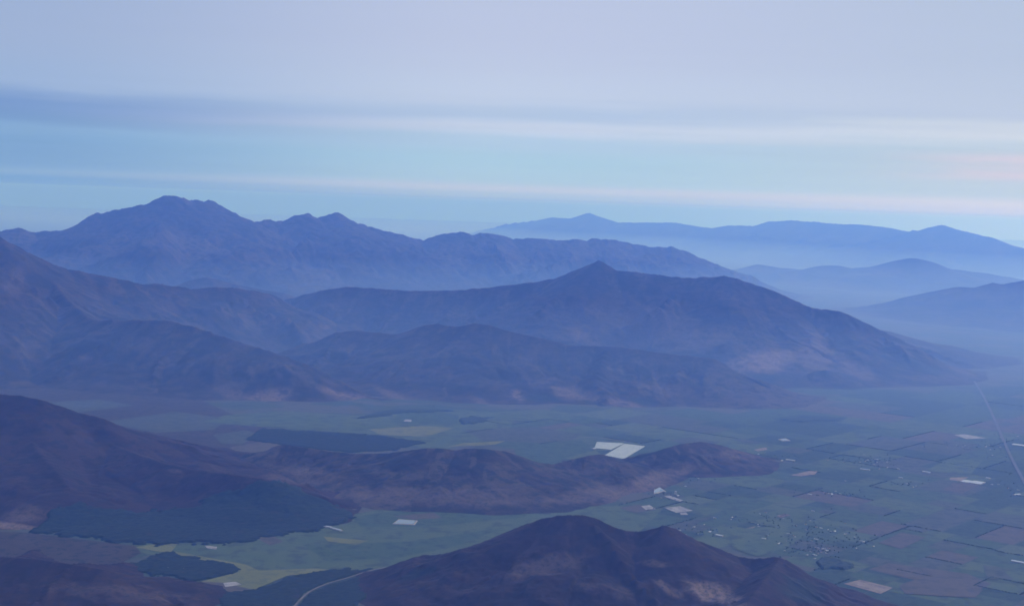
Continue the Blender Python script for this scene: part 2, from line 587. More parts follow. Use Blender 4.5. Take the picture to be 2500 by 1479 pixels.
    def blobs(lst):
        out = np.zeros_like(U)
        for (bx, by, rx, ry, rot, stg) in lst:
            c_, s_ = math.cos(math.radians(rot)), math.sin(math.radians(rot))
            dx, dy = px - bx, py - by
            e = np.hypot((dx * c_ + dy * s_) / rx, (-dx * s_ + dy * c_) / ry) + 0.55 * nz
            out = np.maximum(out, stg * smooth01((1.15 - e) / 0.7))
        return out
    att = {'bare': blobs(bare), 'wood': blobs(wood), 'streak': streak}
    zc = np.maximum(np.maximum(Hh[:-1, :-1], Hh[1:, 1:]), np.maximum(Hh[1:, :-1], Hh[:-1, 1:]))
    Hc = np.maximum(Hh, -25.0)
    o = grid_obj(name, X, Y, Hc, zc > -10.0, M[mat], att)
    tag(o, label, cat, 'structure')
    HILLS.append(dict(o=o, u0=u0, v0=v0, step=step, H=Hh, A0=A0, ca=ca, sa=sa, X=X, Y=Y, px=px, py=py))
    return HILLS[-1]


def ground_height(x, y):
    best = 0.0
    for h in HILLS:
        u = (x - h['A0'][0]) * h['ca'] + (y - h['A0'][1]) * h['sa']
        v = -(x - h['A0'][0]) * h['sa'] + (y - h['A0'][1]) * h['ca']
        i, j = int((u - h['u0']) / h['step']), int((v - h['v0']) / h['step'])
        if 0 <= i < h['H'].shape[1] and 0 <= j < h['H'].shape[0]:
            best = max(best, h['H'][j, i])
    return best


def crest(pts, d0=0.0, d1=None):
    """append distances that run evenly from d0 to d1 along the sight lines"""
    d1 = d0 if d1 is None else d1
    n = len(pts)
    return [(p[0], p[1], p[2] if len(p) > 2 else d0 + (d1 - d0) * i / (n - 1)) for i, p in enumerate(pts)]


hill('mountain', 'pale blue far ridge with a pointed summit under the white cloud band', [
    crest([(1180, 566, 95000), (1250, 552, 86000), (1290, 545, 77000), (1310, 538, 71000), (1350, 530), (1390, 533), (1410, 530), (1437, 519), (1465, 529), (1510, 543), (1590, 542), (1650, 543), (1700, 552),
           (1740, 556), (1780, 549), (1840, 551), (1880, 540), (1930, 537), (1990, 541), (2050, 546), (2100, 547), (2130, 550), (2175, 556), (2222, 565), (2242, 564), (2265, 556),
           (2297, 547), (2330, 558), (2380, 570), (2420, 579), (2460, 595), (2500, 609), (2600, 640), (2750, 650)], 66000, 43000)],
    0.27, 80, 5, spur=0.5, rough=1.1, cat='mountain')
hill('mountain', 'blue ridge of low rounded summits below the far ridge', [
    crest([(1700, 690), (1780, 662), (1810, 654), (1850, 644), (1900, 652), (1960, 657), (2000, 648), (2040, 646), (2080, 654), (2130, 650), (2180, 637), (2230, 628), (2270, 637), (2320, 655),
           (2400, 665), (2500, 682), (2620, 690), (2750, 680)], 35500, 33000)],
    0.25, 50, 7, spur=0.5, rough=1.0, cat='mountain')
hill('mountain', 'big blue massif with a notched summit beneath the horizon', [
    crest([(-420, 600), (-200, 572), (0, 563), (50, 556), (80, 565), (130, 563), (168, 560), (200, 543), (225, 523), (270, 515), (300, 507), (345, 501), (380, 490), (400, 477), (430, 477), (458, 487),
           (490, 487), (500, 492), (512, 486), (530, 495), (545, 507), (570, 518), (582, 528), (594, 541), (612, 543), (650, 533), (690, 540), (715, 527), (750, 519), (777, 532), (800, 524), (821, 515), (843, 531),
           (880, 545), (930, 560), (980, 572), (1033, 586), (1072, 571), (1108, 566), (1160, 569), (1200, 568), (1250, 582), (1320, 580), (1370, 587), (1410, 582), (1438, 587), (1452, 580),
           (1500, 585), (1560, 598), (1600, 603), (1640, 601), (1680, 615), (1730, 637), (1790, 660), (1850, 690), (1905, 716)], 24000, 28800)],
    0.42, 28, 9, spur=0.4, rough=2.0, cat='mountain')
hill('hill', 'hazy blue hills with pale fields at their foot by the picture edge', [
    crest([(2130, 748), (2200, 727), (2230, 720), (2290, 708), (2340, 699), (2380, 701), (2425, 689), (2450, 693), (2490, 686), (2560, 672), (2680, 668), (2820, 690)], 24500, 24000)],
    0.28, 32, 13, spur=0.7, rough=0.7)
hill('hill', 'small blue hump between the notched massif and the long flank', [
    crest([(400, 712), (440, 695), (470, 682), (500, 676), (530, 680), (560, 690), (620, 702), (700, 716)], 19500)], 0.3, 26, 17, rough=0.7)
hill('mountain', 'long blue-violet ridge with one pointed summit and pinkish scree', [
    crest([(640, 735), (700, 730), (740, 719), (770, 712), (800, 704), (850, 699), (900, 702), (960, 706), (1035, 709), (1100, 708), (1180, 702), (1250, 694), (1300, 688), (1350, 680), (1400, 660), (1440, 645), (1462, 633),
           (1480, 643), (1505, 658), (1560, 664), (1620, 671), (1680, 678), (1740, 674), (1770, 672), (1820, 685), (1900, 712), (1960, 742), (2000, 753), (2050, 757), (2100, 780), (2170, 814),
           (2240, 848), (2300, 882), (2345, 911), (2380, 936)], 17400, 14900)],
    0.42, 17, 19, spur=0.5, extra_w=1.12, cat='mountain',
    bare=[(1860, 885, 120, 36, -14, 1.0), (1990, 860, 60, 45, 30, 0.55), (2090, 900, 70, 22, 30, 0.6), (1430, 825, 60, 18, 25, 0.5), (1700, 830, 60, 26, 40, 0.45), (1560, 800, 200, 60, 10, 0.3), (2350, 905, 40, 10, 20, 0.4)],
    wood=[(2230, 895, 70, 18, 15, 0.5), (1850, 918, 70, 8, 3, 0.7)])
hill('hill', 'low blue spur running into the plain behind the scree ridge', [
    crest([(2120, 800), (2170, 808), (2220, 822), (2270, 838), (2325, 856)], 17200, 17600)], 0.2, 20, 23, rough=0.6)
hill('hill', 'small dark pointed knoll at the foot of the scree ridge', [
    crest([(1925, 938), (1960, 918), (1990, 905), (2015, 902), (2040, 908), (2075, 926), (2120, 945)], 13750)], 0.36, 10, 29, rough=0.6, kb=1.4)
hill('mountain', 'broad dark blue flank descending from the picture edge into the valley', [
    crest([(-420, 520), (-200, 545), (0, 578), (40, 598), (80, 620), (130, 645), (160, 653), (240, 670), (300, 680), (345, 692), (380, 690), (430, 697), (470, 705), (500, 701), (560, 700),
           (620, 706), (680, 722), (715, 756), (755, 806), (785, 828)], 14300, 16600),
    crest([(120, 668, 14600), (160, 725, 13700), (220, 778, 13000), (300, 780, 12750), (400, 778, 12600), (470, 795, 12500), (560, 824, 12300), (650, 852, 12150), (760, 892, 11900), (850, 938, 11750), (930, 985, 11500)]),
    crest([(0, 660, 13600), (-40, 720, 12900), (-100, 780, 12300), (-160, 840, 11800)])],
    0.46, 20, 31, spur=0.5, extra_w=1.22, cat='mountain',
    bare=[(40, 680, 30, 50, 10, 0.4), (650, 970, 90, 24, -8, 0.75), (860, 972, 90, 16, 18, 0.9), (400, 985, 60, 10, 5, 0.6), (790, 797, 18, 7, 20, 0.8), (560, 960, 50, 20, 20, 0.5)],
    wood=[(900, 1010, 60, 9, -8, 0.7)])
hill('hill', 'rounded double-topped dark hill in the middle above the green valley', [
    crest([(770, 850, 13900), (795, 822, 13900), (820, 810, 13800), (870, 805, 13700), (930, 812, 13600), (970, 815, 13500), (1000, 805, 13400), (1040, 792, 13300), (1070, 789, 13300), (1100, 796, 13200), (1130, 794, 13200), (1160, 788, 13200), (1190, 791, 13150),
           (1230, 804, 13100), (1300, 820, 13000), (1360, 833, 12950), (1400, 843, 12900), (1450, 843, 12900), (1510, 845, 12850), (1560, 852, 12800), (1620, 861, 12750), (1690, 868, 12750), (1740, 873, 12700),
           (1780, 893, 12650), (1815, 927, 12600), (1840, 960, 12550), (1862, 985, 12500)])],
    0.36, 14, 37, spur=0.5, kb=1.4, extra_w=1.15,
    bare=[(1265, 965, 22, 14, 30, 0.9), (1180, 985, 30, 12, 20, 0.6), (1420, 965, 80, 22, 10, 0.7), (1520, 985, 60, 14, 5, 0.7), (1640, 950, 80, 18, 5, 0.35), (960, 965, 50, 10, 20, 0.5)],
    wood=[(1320, 972, 50, 12, 5, 0.8), (1460, 995, 50, 16, 12, 0.8), (1570, 980, 45, 12, 8, 0.8)])
hill('hill', 'low brownish ridge crossing the valley below the white greenhouses', [
    crest([(540, 1135, 8500), (570, 1118, 8500), (600, 1107, 8500), (650, 1101, 8550), (668, 1090, 8550), (690, 1083, 8550), (740, 1090, 8500), (800, 1100, 8450), (870, 1106, 8350), (950, 1105, 8300), (1000, 1098, 8250), (1040, 1092, 8200), (1080, 1093, 8200),
           (1110, 1099, 8200), (1140, 1093, 8200), (1180, 1094, 8200), (1230, 1100, 8250), (1270, 1112, 8300), (1310, 1127, 8350), (1350, 1132, 8400), (1400, 1120, 8500), (1440, 1110, 8550), (1470, 1107, 8600),
           (1500, 1116, 8650), (1540, 1131, 8750), (1570, 1124, 8850), (1620, 1095, 9000), (1660, 1083, 9100), (1710, 1077, 9200), (1750, 1083, 9250), (1790, 1095, 9300), (1830, 1105, 9350), (1890, 1122, 9400)])],
    0.25, 8, 41, spur=0.45, b_=0.6, extra_w=1.0, kb=1.6,
    bare=[(1560, 1190, 160, 26, -24, 0.55), (1420, 1210, 120, 22, -10, 0.45), (1800, 1110, 60, 14, 0, 0.5), (1050, 1210, 260, 28, 2, 0.4), (760, 1160, 90, 26, 10, 0.45)])
J = hill('hill', 'dark scrub hill on the left with an evergreen plantation on its lower slope', [
    crest([(-420, 900, 8700), (-200, 930, 8500), (0, 961, 8350), (50, 965, 8350), (100, 975, 8300), (150, 992, 8300), (200, 1008, 8300), (250, 1020, 8250), (280, 1033, 8250), (305, 1050, 8250), (350, 1066, 8250), (430, 1080, 8250), (480, 1090, 8250), (520, 1118, 8250)]),
    crest([(250, 1075, 8050), (330, 1105, 7850), (400, 1130, 7700), (480, 1146, 7600), (560, 1156, 7500), (610, 1162, 7450), (660, 1170, 7430), (700, 1184, 7420), (740, 1203, 7420), (790, 1228, 7410), (860, 1257, 7400)]),
    crest([(60, 1060, 7950), (120, 1130, 7500), (170, 1190, 7200)])],
    0.25, 10, 43, spur=0.5, b_=0.7, extra_w=1.02, kb=1.8, mat='near_hill',
    bare=[(40, 1285, 70, 12, 6, 0.9), (60, 1255, 60, 30, 0, 0.5), (430, 1150, 25, 6, 5, 0.5), (700, 1170, 60, 12, 10, 0.4)])
hill('hill', 'dark brown bottom slope with no fields at the lower picture corner', [
    crest([(-300, 1330, 5900), (-150, 1342, 5850), (0, 1357, 5800), (80, 1362, 5750), (150, 1372, 5720), (250, 1388, 5680), (300, 1412, 5650), (350, 1432, 5600), (400, 1458, 5560), (440, 1490, 5520)])],
    0.2, 6, 47, spur=0.6, b_=0.5, extra_w=1.0, kb=2.0, mat='near_hill', rough=0.8, bare=[(300, 1450, 200, 25, 5, 0.25)])
L = hill('hill', 'near dark hill with twin humps and pale earth scars at the bottom', [
    crest([(955, 1397, 6180), (1050, 1366, 6150), (1120, 1341, 6150), (1170, 1325, 6120), (1230, 1300, 6100), (1280, 1279, 6080), (1320, 1265, 6050), (1370, 1256, 6050), (1420, 1254, 6050), (1450, 1262, 6050),
           (1490, 1281, 6020), (1520, 1292, 6000), (1560, 1296, 6000), (1590, 1291, 6000), (1622, 1279, 6000), (1650, 1289, 6000), (1690, 1311, 6000), (1740, 1331, 6000), (1800, 1356, 6000), (1840, 1361, 5980),
           (1890, 1357, 5950), (1920, 1363, 5950), (1958, 1387, 5950), (1995, 1421, 5950), (2028, 1458, 5950), (2058, 1496, 5940)]),
    crest([(1900, 1366, 5900), (1860, 1420, 5600), (1800, 1500, 5300)])],
    0.34, 7, 53, spur=0.5, b_=0.6, extra_w=1.0, kb=1.8, mat='near_hill',
    bare=[(1730, 1445, 80, 30, 10, 1.0), (1640, 1440, 50, 14, 30, 0.6), (1800, 1475, 80, 14, 15, 0.8), (1330, 1380, 120, 30, -10, 0.35), (1600, 1375, 60, 10, 5, 0.4), (1480, 1440, 90, 20, 10, 0.3)],
    wood=[(1960, 1440, 70, 34, 20, 0.8), (1020, 1400, 70, 12, -18, 0.7)])
HILLSZ = [round(float(h['H'].max())) for h in HILLS]
print('HILL HEIGHTS', HILLSZ, 'faces', [len(h['o'].data.polygons) for h in HILLS])


# ---- fields on the valley floor
def field_from_px(poly, mat, z=1.6):
    pts = [on_ground(x, y) for x, y in poly]
    c = sum(pts, Vector()) / len(pts)
    vs = [(p.x - c.x, p.y - c.y, 0) for p in pts]
    o = make_obj('field', vs, [range(len(vs))], M[mat], (c.x, c.y, z), floor)
    if o.data.polygons[0].normal.z < 0:
        o.data.flip_normals()
    return o


for poly, mat, z in [
    # near green valley between the plantation hill and the near twin-humped hill
    ([(150, 1345), (330, 1325), (520, 1330), (700, 1300), (860, 1255), (950, 1240), (1200, 1240), (1500, 1235), (1620, 1240), (1560, 1300), (1300, 1320), (1050, 1375), (900, 1392), (700, 1405), (590, 1398), (440, 1362), (330, 1350)], 'meadow', 1.2),
    ([(328, 1336), (440, 1319), (420, 1345), (600, 1378), (640, 1396), (590, 1396), (440, 1356)], 'olive', 2.0),
    ([(490, 1420), (590, 1395), (770, 1388), (820, 1392), (700, 1406), (620, 1440), (540, 1424)], 'olive', 2.6),
    ([(490, 1420), (545, 1423), (622, 1441), (580, 1450), (520, 1436)], 'brown', 3.2),
    ([(545, 1424), (575, 1421), (590, 1428), (550, 1434)], 'pale', 3.8),
    ([(622, 1312), (660, 1305), (692, 1322), (660, 1332)], 'brown', 2.4),
    ([(500, 1332), (530, 1335), (528, 1342), (505, 1338)], 'pale', 2.4),
    ([(790, 1310), (900, 1320), (870, 1330), (800, 1322)], 'olive', 2.3),
    ([(960, 1260), (1060, 1252), (1080, 1265), (1010, 1268)], 'brown', 2.2),
    ([(740, 1330), (1000, 1322), (1230, 1288), (1120, 1330), (980, 1360), (800, 1370)], 'green', 1.9),
    ([(860, 1262), (960, 1248), (1300, 1244), (1280, 1262), (1050, 1285), (880, 1285)], 'green', 1.7),
    ([(250, 1388), (330, 1362), (385, 1352), (355, 1372)], 'grey', 2.0),
    # upper valley
    ([(-300, 1290), (60, 1300), (330, 1333), (345, 1350), (260, 1392), (100, 1400), (-300, 1380)], 'scrub', 2.0),
    ([(-250, 905), (150, 915), (420, 945), (560, 1008), (660, 1040), (600, 1072), (720, 1095), (640, 1140), (300, 1140), (-250, 1100)], 'scrub', 0.9),
    ([(250, 1030), (430, 1005), (560, 1022), (520, 1050), (380, 1056)], 'grey', 1.3),
    ([(520, 1062), (600, 1050), (640, 1060), (590, 1085), (540, 1082)], 'grey', 1.5),
    ([(560, 1092), (640, 1078), (720, 1092), (650, 1108), (580, 1106)], 'brown', 1.7),
    ([(60, 985), (240, 975), (330, 990), (180, 1008)], 'grey', 1.5),
    ([(480, 1030), (560, 1012), (700, 1003), (870, 1015), (960, 1005), (1120, 1000), (1260, 1010), (1240, 1060), (1080, 1100), (1000, 1090), (900, 1060), (640, 1042)], 'meadow', 1.2),
    ([(490, 1030), (560, 1018), (690, 1012), (880, 1028), (900, 1045), (640, 1040)], 'meadow', 1.9),
    ([(980, 1008), (1060, 1004), (1120, 1015), (1118, 1034), (1010, 1034), (950, 1030)], 'green', 2.0),
    ([(900, 1048), (1030, 1040), (1110, 1045), (1040, 1066), (930, 1062)], 'olive', 2.2),
    ([(1088, 1092), (1130, 1082), (1235, 1076), (1210, 1086)], 'olive', 2.4),
    ([(990, 1024), (1005, 1025), (1004, 1030), (985, 1029)], 'pale', 2.8),
    ([(1215, 1005), (1330, 1000), (1420, 1012), (1380, 1030), (1230, 1025)], 'meadow', 1.7),
    ([(1130, 1050), (1300, 1042), (1420, 1060), (1380, 1085), (1180, 1075)], 'grey', 1.5),
    ([(1250, 1085), (1420, 1075), (1450, 1100), (1330, 1130), (1260, 1110)], 'green', 1.8),
    ([(1540, 1115), (1580, 1092), (1660, 1088), (1620, 1110)], 'green', 2.0),
    ([(1455, 1100), (1480, 1100), (1495, 1100), (1470, 1110)], 'teal', 2.0),
    # plain at the foot of the scree ridge
    ([(1850, 927), (1900, 930), (1965, 941), (1930, 943), (1870, 936)], 'tan', 2.4),
    ([(1890, 1020), (1960, 1012), (2070, 1020), (2050, 1030), (1900, 1030)], 'teal', 2.6),
    # plain
    ([(1510, 1240), (1560, 1232), (1600, 1245), (1550, 1252)], 'brown', 2.6),
    ([(1565, 1236), (1585, 1233), (1602, 1243), (1578, 1246)], 'pale', 3.2),
    ([(1620, 1212), (1635, 1210), (1668, 1222), (1660, 1225)], 'pale', 2.8),
    ([(1622, 1240), (1660, 1236), (1692, 1247), (1650, 1252)], 'pale', 2.8),
    ([(1660, 1252), (1675, 1251), (1680, 1257), (1662, 1257)], 'pale', 2.8),
    ([(1725, 1262), (1755, 1258), (1700, 1278), (1655, 1280)], 'grey', 2.8),
    ([(1930, 1160), (1975, 1150), (1996, 1150), (1990, 1158), (1955, 1163)], 'tan', 2.6),
    ([(1840, 1098), (1870, 1092), (1874, 1098), (1850, 1102)], 'tan', 2.6),
    ([(1790, 1073), (1830, 1074), (1865, 1083), (1820, 1082)], 'grey', 2.6),
    ([(2330, 1062), (2355, 1060), (2408, 1070), (2360, 1072)], 'pale', 2.6),
    ([(1895, 1260), (1915, 1254), (1932, 1258), (1905, 1264)], 'red', 2.8),
    ([(1820, 1290), (1845, 1285), (1838, 1290)], 'tan', 2.8),
    ([(2255, 1150), (2320, 1121), (2400, 1123), (2370, 1158)], 'meadow', 2.6),
    ([(2300, 1196), (2330, 1178), (2400, 1180), (2350, 1205)], 'brown', 2.4),
    ([(2320, 1166), (2365, 1165), (2345, 1175), (2318, 1172)], 'tan', 2.5),
    ([(2255, 1105), (2260, 1075), (2330, 1075), (2390, 1085), (2340, 1110)], 'grey', 2.2),
    ([(1780, 1300), (1850, 1285), (1950, 1290), (1940, 1330), (1850, 1358), (1790, 1340)], 'meadow', 2.4),
    ([(2145, 1325), (2200, 1300), (2260, 1312), (2200, 1340)], 'brown', 2.4),
    ([(2120, 1390), (2170, 1375), (2360, 1400), (2420, 1425), (2390, 1440), (2230, 1415)], 'brown', 2.2),
    ([(2195, 1430), (2240, 1412), (2400, 1440), (2380, 1460), (2210, 1450)], 'brown', 2.8),
    ([(2400, 1380), (2440, 1385), (2475, 1415), (2410, 1415)], 'grey', 2.8),
    ([(2060, 1425), (2100, 1415), (2180, 1435), (2150, 1450)], 'tan', 2.3),
    ([(2430, 1035), (2455, 1030), (2490, 1036), (2450, 1042)], 'grey', 2.6),
]:
    field_from_px(poly, mat, z)

# parcels of the plain: a rotated rectangle split again and again
PLAIN = [[(1740, 1010), (1890, 985), (2130, 960), (2400, 945), (2560, 940), (2600, 1560), (2060, 1500), (1900, 1360), (1640, 1300), (1480, 1250), (1560, 1195), (1720, 1140), (1900, 1120), (1760, 1060)],
         [(1100, 1040), (1300, 1000), (1750, 1000), (1900, 1100), (1720, 1075), (1560, 1115), (1330, 1130), (1180, 1090)]]
pa = math.radians(-40)
pc, ps = math.cos(pa), math.sin(pa)
rects = []


def split(x0, y0, x1, y1, depth=0):
    w_, h_ = x1 - x0, y1 - y0
    cx, cy = (x0 + x1) / 2, (y0 + y1) / 2
    dist = math.hypot(cx * pc - cy * ps, cx * ps + cy * pc)
    lim = 150 + max(0, dist - 6200) * 0.045
    if max(w_, h_) > lim * random.uniform(1.0, 1.9):
        f = random.uniform(0.36, 0.64)
        if w_ > h_ * 0.8:
            split(x0, y0, x0 + w_ * f, y1, depth + 1)
            split(x0 + w_ * f, y0, x1, y1, depth + 1)
        else:
            split(x0, y0, x1, y0 + h_ * f, depth + 1)
            split(x0, y0 + h_ * f, x1, y1, depth + 1)
    else:
        rects.append((x0, y0, x1, y1))


split(-16000, 2000, 8000, 19000)
plots, hedges = [], []
for (x0, y0, x1, y1) in rects:
    cs = []
    for (u, v) in ((x0 + 3, y0 + 3), (x1 - 3, y0 + 3), (x1 - 3, y1 - 3), (x0 + 3, y1 - 3)):
        cs.append((u * pc - v * ps, u * ps + v * pc))
    cx, cy = sum(c[0] for c in cs) / 4, sum(c[1] for c in cs) / 4
    if cy < 4500:
        continue
    px, py = project(np.array(cx), np.array(cy), 0.0)
    if not any(bool(in_poly(px, py, P)) for P in PLAIN):
        continue
    if ground_height(cx, cy) > 8:
        continue
    plots.append((math.hypot(cx, cy), cx, cy, [(c[0] - cx, c[1] - cy, 0) for c in cs]))
plots.sort(key=lambda p: p[0])
print('PARCELS', len(plots))
choice = ['green'] * 6 + ['teal'] * 5 + ['grey'] * 4 + ['meadow'] * 5 + ['brown'] * 2 + ['pasture'] * 1
for i, (d, cx, cy, vs) in enumerate(plots[:240]):
    make_obj('field', vs, [(0, 1, 2, 3)], M[random.choice(choice)], (cx, cy, 0.6), floor)
    for k in range(4):
        if random.random() < 0.09:
            a, b2 = vs[k], vs[(k + 1) % 4]
            hedges.append((cx + a[0], cy + a[1], cx + b2[0], cy + b2[1]))
if len(plots) > 240:
    vs_, fs_, fm_ = [], [], []
    names_ = ['green', 'teal', 'grey', 'pasture', 'brown']
    for (d, cx, cy, vs) in plots[240:]:
        k = len(vs_)
        vs_ += [(v[0] + cx, v[1] + cy, 0) for v in vs]
        fs_.append((k, k + 1, k + 2, k + 3))
        fm_.append(random.choice([0, 0, 1, 1, 2, 2, 3, 4]))
    o = make_obj('field', vs_, fs_, [M[n_] for n_ in names_], (0, 0, 0.6), floor, fm_)
    o['kind'] = 'stuff'


# ------------------------------------------------------------------ roads
def ribbon(name, label, cat, pts_px, width, mat, z):
    pts = [on_ground(*p) for p in pts_px]
    # smooth by Chaikin corner cutting
    for _ in range(3):
        q = [pts[0]]
        for a, c in zip(pts[:-1], pts[1:]):
            q += [a * 0.75 + c * 0.25, a * 0.25 + c * 0.75]
        pts = q + [pts[-1]]
    c0 = pts[0].copy()
    vs, fs = [], []
    for i, p in enumerate(pts):
        t = (pts[min(i + 1, len(pts) - 1)] - pts[max(i - 1, 0)]).normalized()
        nrm = Vector((-t.y, t.x, 0)) * width / 2
        hgt = max(ground_height(p.x, p.y), 0) * 0
        for s in (-1, 1):
            q = p + nrm * s - c0
            vs.append((q.x, q.y, hgt))
    for i in range(len(pts) - 1):
        fs.append((2 * i, 2 * i + 2, 2 * i + 3, 2 * i + 1))
    o = make_obj(name, vs, fs, M[mat], (c0.x, c0.y, z))
    if o.data.polygons[0].normal.z < 0:
        o.data.flip_normals()
    return tag(o, label, cat, 'structure')


ribbon('dirt_road', 'pale winding dirt road through the dark orchard at the bottom edge', 'road',
       [(700, 1500), (722, 1478), (750, 1447), (800, 1425), (850, 1412), (890, 1398), (930, 1388), (985, 1382)], 10, 'road', 5.0)
ribbon('highway', 'straight grey highway crossing the plain by the right picture edge', 'road',
       [(2375, 925), (2400, 965), (2422, 1010), (2447, 1070), (2472, 1125), (2505, 1185), (2540, 1250)], 22, 'asphalt', 4.0)
ribbon('dirt_road', 'pale lane skirting the white greenhouses on the far side', 'road',
       [(1400, 1072), (1425, 1068), (1455, 1069), (1480, 1072), (1540, 1080)], 14, 'road', 5.0)
ribbon('river_bed', 'pale gravelly river bed winding beyond the tip of the scree ridge', 'river bed',
       [(2240, 862), (2290, 872), (2340, 885), (2390, 893), (2450, 905), (2520, 912)], 75, 'grey', 3.2)


# ------------------------------------------------------------------ orchards and groves (continuous canopies)
ROAD_PX = [(700, 1500), (722, 1478), (750, 1447), (800, 1425), (850, 1412), (890, 1398), (930, 1388), (985, 1382)]


def canopy_ground(label, poly, h, step, seed, gap=None, mat='canopy'):
    pts = [on_ground(x, y) for x, y in poly]
    gp = [(p.x, p.y) for p in pts]
    xs, ys = [p[0] for p in gp], [p[1] for p in gp]
    nx, ny = int((max(xs) - min(xs)) / step) + 5, int((max(ys) - min(ys)) / step) + 5
    X, Y = np.meshgrid(min(xs) - 2 * step + np.arange(nx) * step, min(ys) - 2 * step + np.arange(ny) * step)
    ins = in_poly(X + 30 * fbm(X / 110, Y / 110, 4, seed), Y + 75 * fbm(X / 110, Y / 110, 4, seed + 4), gp)
    if gap:
        gpts = [on_ground(*p) for p in gap]
        dm = np.full(X.shape, 1e9)
        for a, c in zip(gpts[:-1], gpts[1:]):
            for f in np.linspace(0, 1, 25):
                p = a.lerp(c, float(f))
                dm = np.minimum(dm, np.hypot(X - p.x, (Y - p.y) * 0.45))
        ins &= dm > 13
    Z = np.where(ins, h + 0.35 * h * fbm(X / 22, Y / 22, 2, seed) + 0.3 * h * np.random.default_rng(seed).uniform(-1, 1, X.shape), -1.5)
    keep = ins[:-1, :-1] | ins[1:, :-1] | ins[:-1, 1:] | ins[1:, 1:]
    o = grid_obj('orchard_trees', X, Y, Z, keep, M[mat])
    return tag(o, label, 'orchard', 'stuff')


canopy_ground('dark green orchard block in the upper valley behind the low ridge', [(596, 1074), (640, 1046), (760, 1053), (910, 1062), (1040, 1080), (960, 1098), (850, 1104), (720, 1090)], 5, 12, 61)
canopy_ground('dark triangular orchard around a farm below the plantation', [(245, 1390), (340, 1372), (400, 1347), (480, 1360), (560, 1378), (596, 1390), (520, 1412), (470, 1416), (350, 1400)], 6, 9, 62)
canopy_ground('dark teal orchard along the dirt road at the bottom edge', [(500, 1440), (620, 1442), (700, 1410), (800, 1392), (950, 1386), (1010, 1380), (960, 1400), (900, 1440), (870, 1490), (560, 1490)], 5, 9, 63, ROAD_PX)
canopy_ground('thin dark belt of trees at the foot of the double-topped hill', [(870, 1022), (920, 1008), (960, 1002), (1060, 1000), (1105, 1003), (1060, 1006), (980, 1008), (930, 1018)], 9, 14, 64, None, 'grove')
canopy_ground('small dark grove beside the round green field', [(1120, 1024), (1150, 1017), (1195, 1020), (1180, 1032), (1130, 1036)], 9, 14, 65, None, 'grove')
canopy_ground('dark wood at the tip of the near twin-humped hill', [(1990, 1372), (2030, 1362), (2080, 1378), (2060, 1390), (2010, 1392)], 10, 9, 66, None, 'grove')
canopy_ground('dark strip of trees on the open plain below the knoll', [(1905, 1024), (1960, 1017), (2060, 1021), (2040, 1027), (1930, 1029)], 8, 16, 67, None, 'grove')

# the evergreen plantation lies on the hillside: same grid as the hill, raised to tree height
PLANT = [(70, 1300), (100, 1278), (128, 1240), (200, 1232), (260, 1238), (320, 1252), (400, 1244), (480, 1240), (500, 1212), (545, 1198), (600, 1190), (640, 1174), (690, 1176), (720, 1190), (800, 1225), (870, 1262), (780, 1292),
         (690, 1305), (600, 1325), (480, 1328), (330, 1328), (200, 1312)]
HX, HY, HH, jpx, jpy = J['X'], J['Y'], J['H'], J['px'], J['py']
nz1, nz2 = fbm(HX / 110, HY / 110, 3, 71), fbm(HX / 110, HY / 110, 3, 75)
gz = np.maximum(HH, 0.0)
gpx, gpy = project(HX, HY, gz)
ins = in_poly(gpx + 20 * nz1 + 8 * fbm(HX / 30, HY / 30, 2, 91), gpy + 13 * nz2 + 5 * fbm(HX / 30, HY / 30, 2, 95), PLANT) & (HY < 7900)
rg = np.random.default_rng(72)
Zp = np.where(ins, gz + 8 + 3 * fbm(HX / 26, HY / 26, 2, 77) + rg.uniform(-1.8, 1.8, HX.shape), gz - 2.0)
keep = ins[:-1, :-1] | ins[1:, :-1] | ins[:-1, 1:] | ins[1:, 1:]
o = grid_obj('plantation_trees', HX, HY, Zp, keep, M['canopy'])
tag(o, 'dark evergreen plantation covering the lower slope of the left hill', 'plantation', 'stuff')


# ------------------------------------------------------------------ rows of trees on the plain
def tree_mass(name, label, spots, seed):
    rg = np.random.default_rng(seed)
    base = np.array([(0, 0, 1.0), (.9, 0, .35), (.28, .85, .45), (-.73, .53, .3), (-.73, -.53, .45), (.28, -.85, .35), (0, 0, -.1)])
    faces = [(0, i, i % 5 + 1) for i in range(1, 6)] + [(6, i % 5 + 1, i) for i in range(1, 6)]
    vs, fs = [], []
    for (x, y, r, h) in spots:
        k = len(vs)
        a = rg.uniform(0, 6.28)
        R_ = rg.uniform(0.75, 1.25, 7)
        for j, p in enumerate(base):
            vs.append((x + r * R_[j] * (p[0] * math.cos(a) - p[1] * math.sin(a)), y + r * R_[j] * (p[0] * math.sin(a) + p[1] * math.cos(a)), h * p[2] * (0.8 + 0.2 * R_[j])))
        fs += [(f[0] + k, f[1] + k, f[2] + k) for f in faces]
    o = make_obj(name, vs, fs, M['tree'])
    return tag(o, label, 'trees', 'stuff')


spots = []
for (xa, ya, xb, yb) in hedges:
    n = int(math.hypot(xb - xa, yb - ya) / 7.5)
    for i in range(n):
        if random.random() < 0.12:
            continue
        f = (i + random.random() * 0.6) / max(n, 1)
        spots.append((xa + (xb - xa) * f + random.uniform(-3, 3), ya + (yb - ya) * f + random.uniform(-3, 3), random.uniform(3.5, 6), random.uniform(4, 8)))
tree_mass('hedgerow_trees', 'dark hedgerow trees along the field edges of the plain', spots, 81)

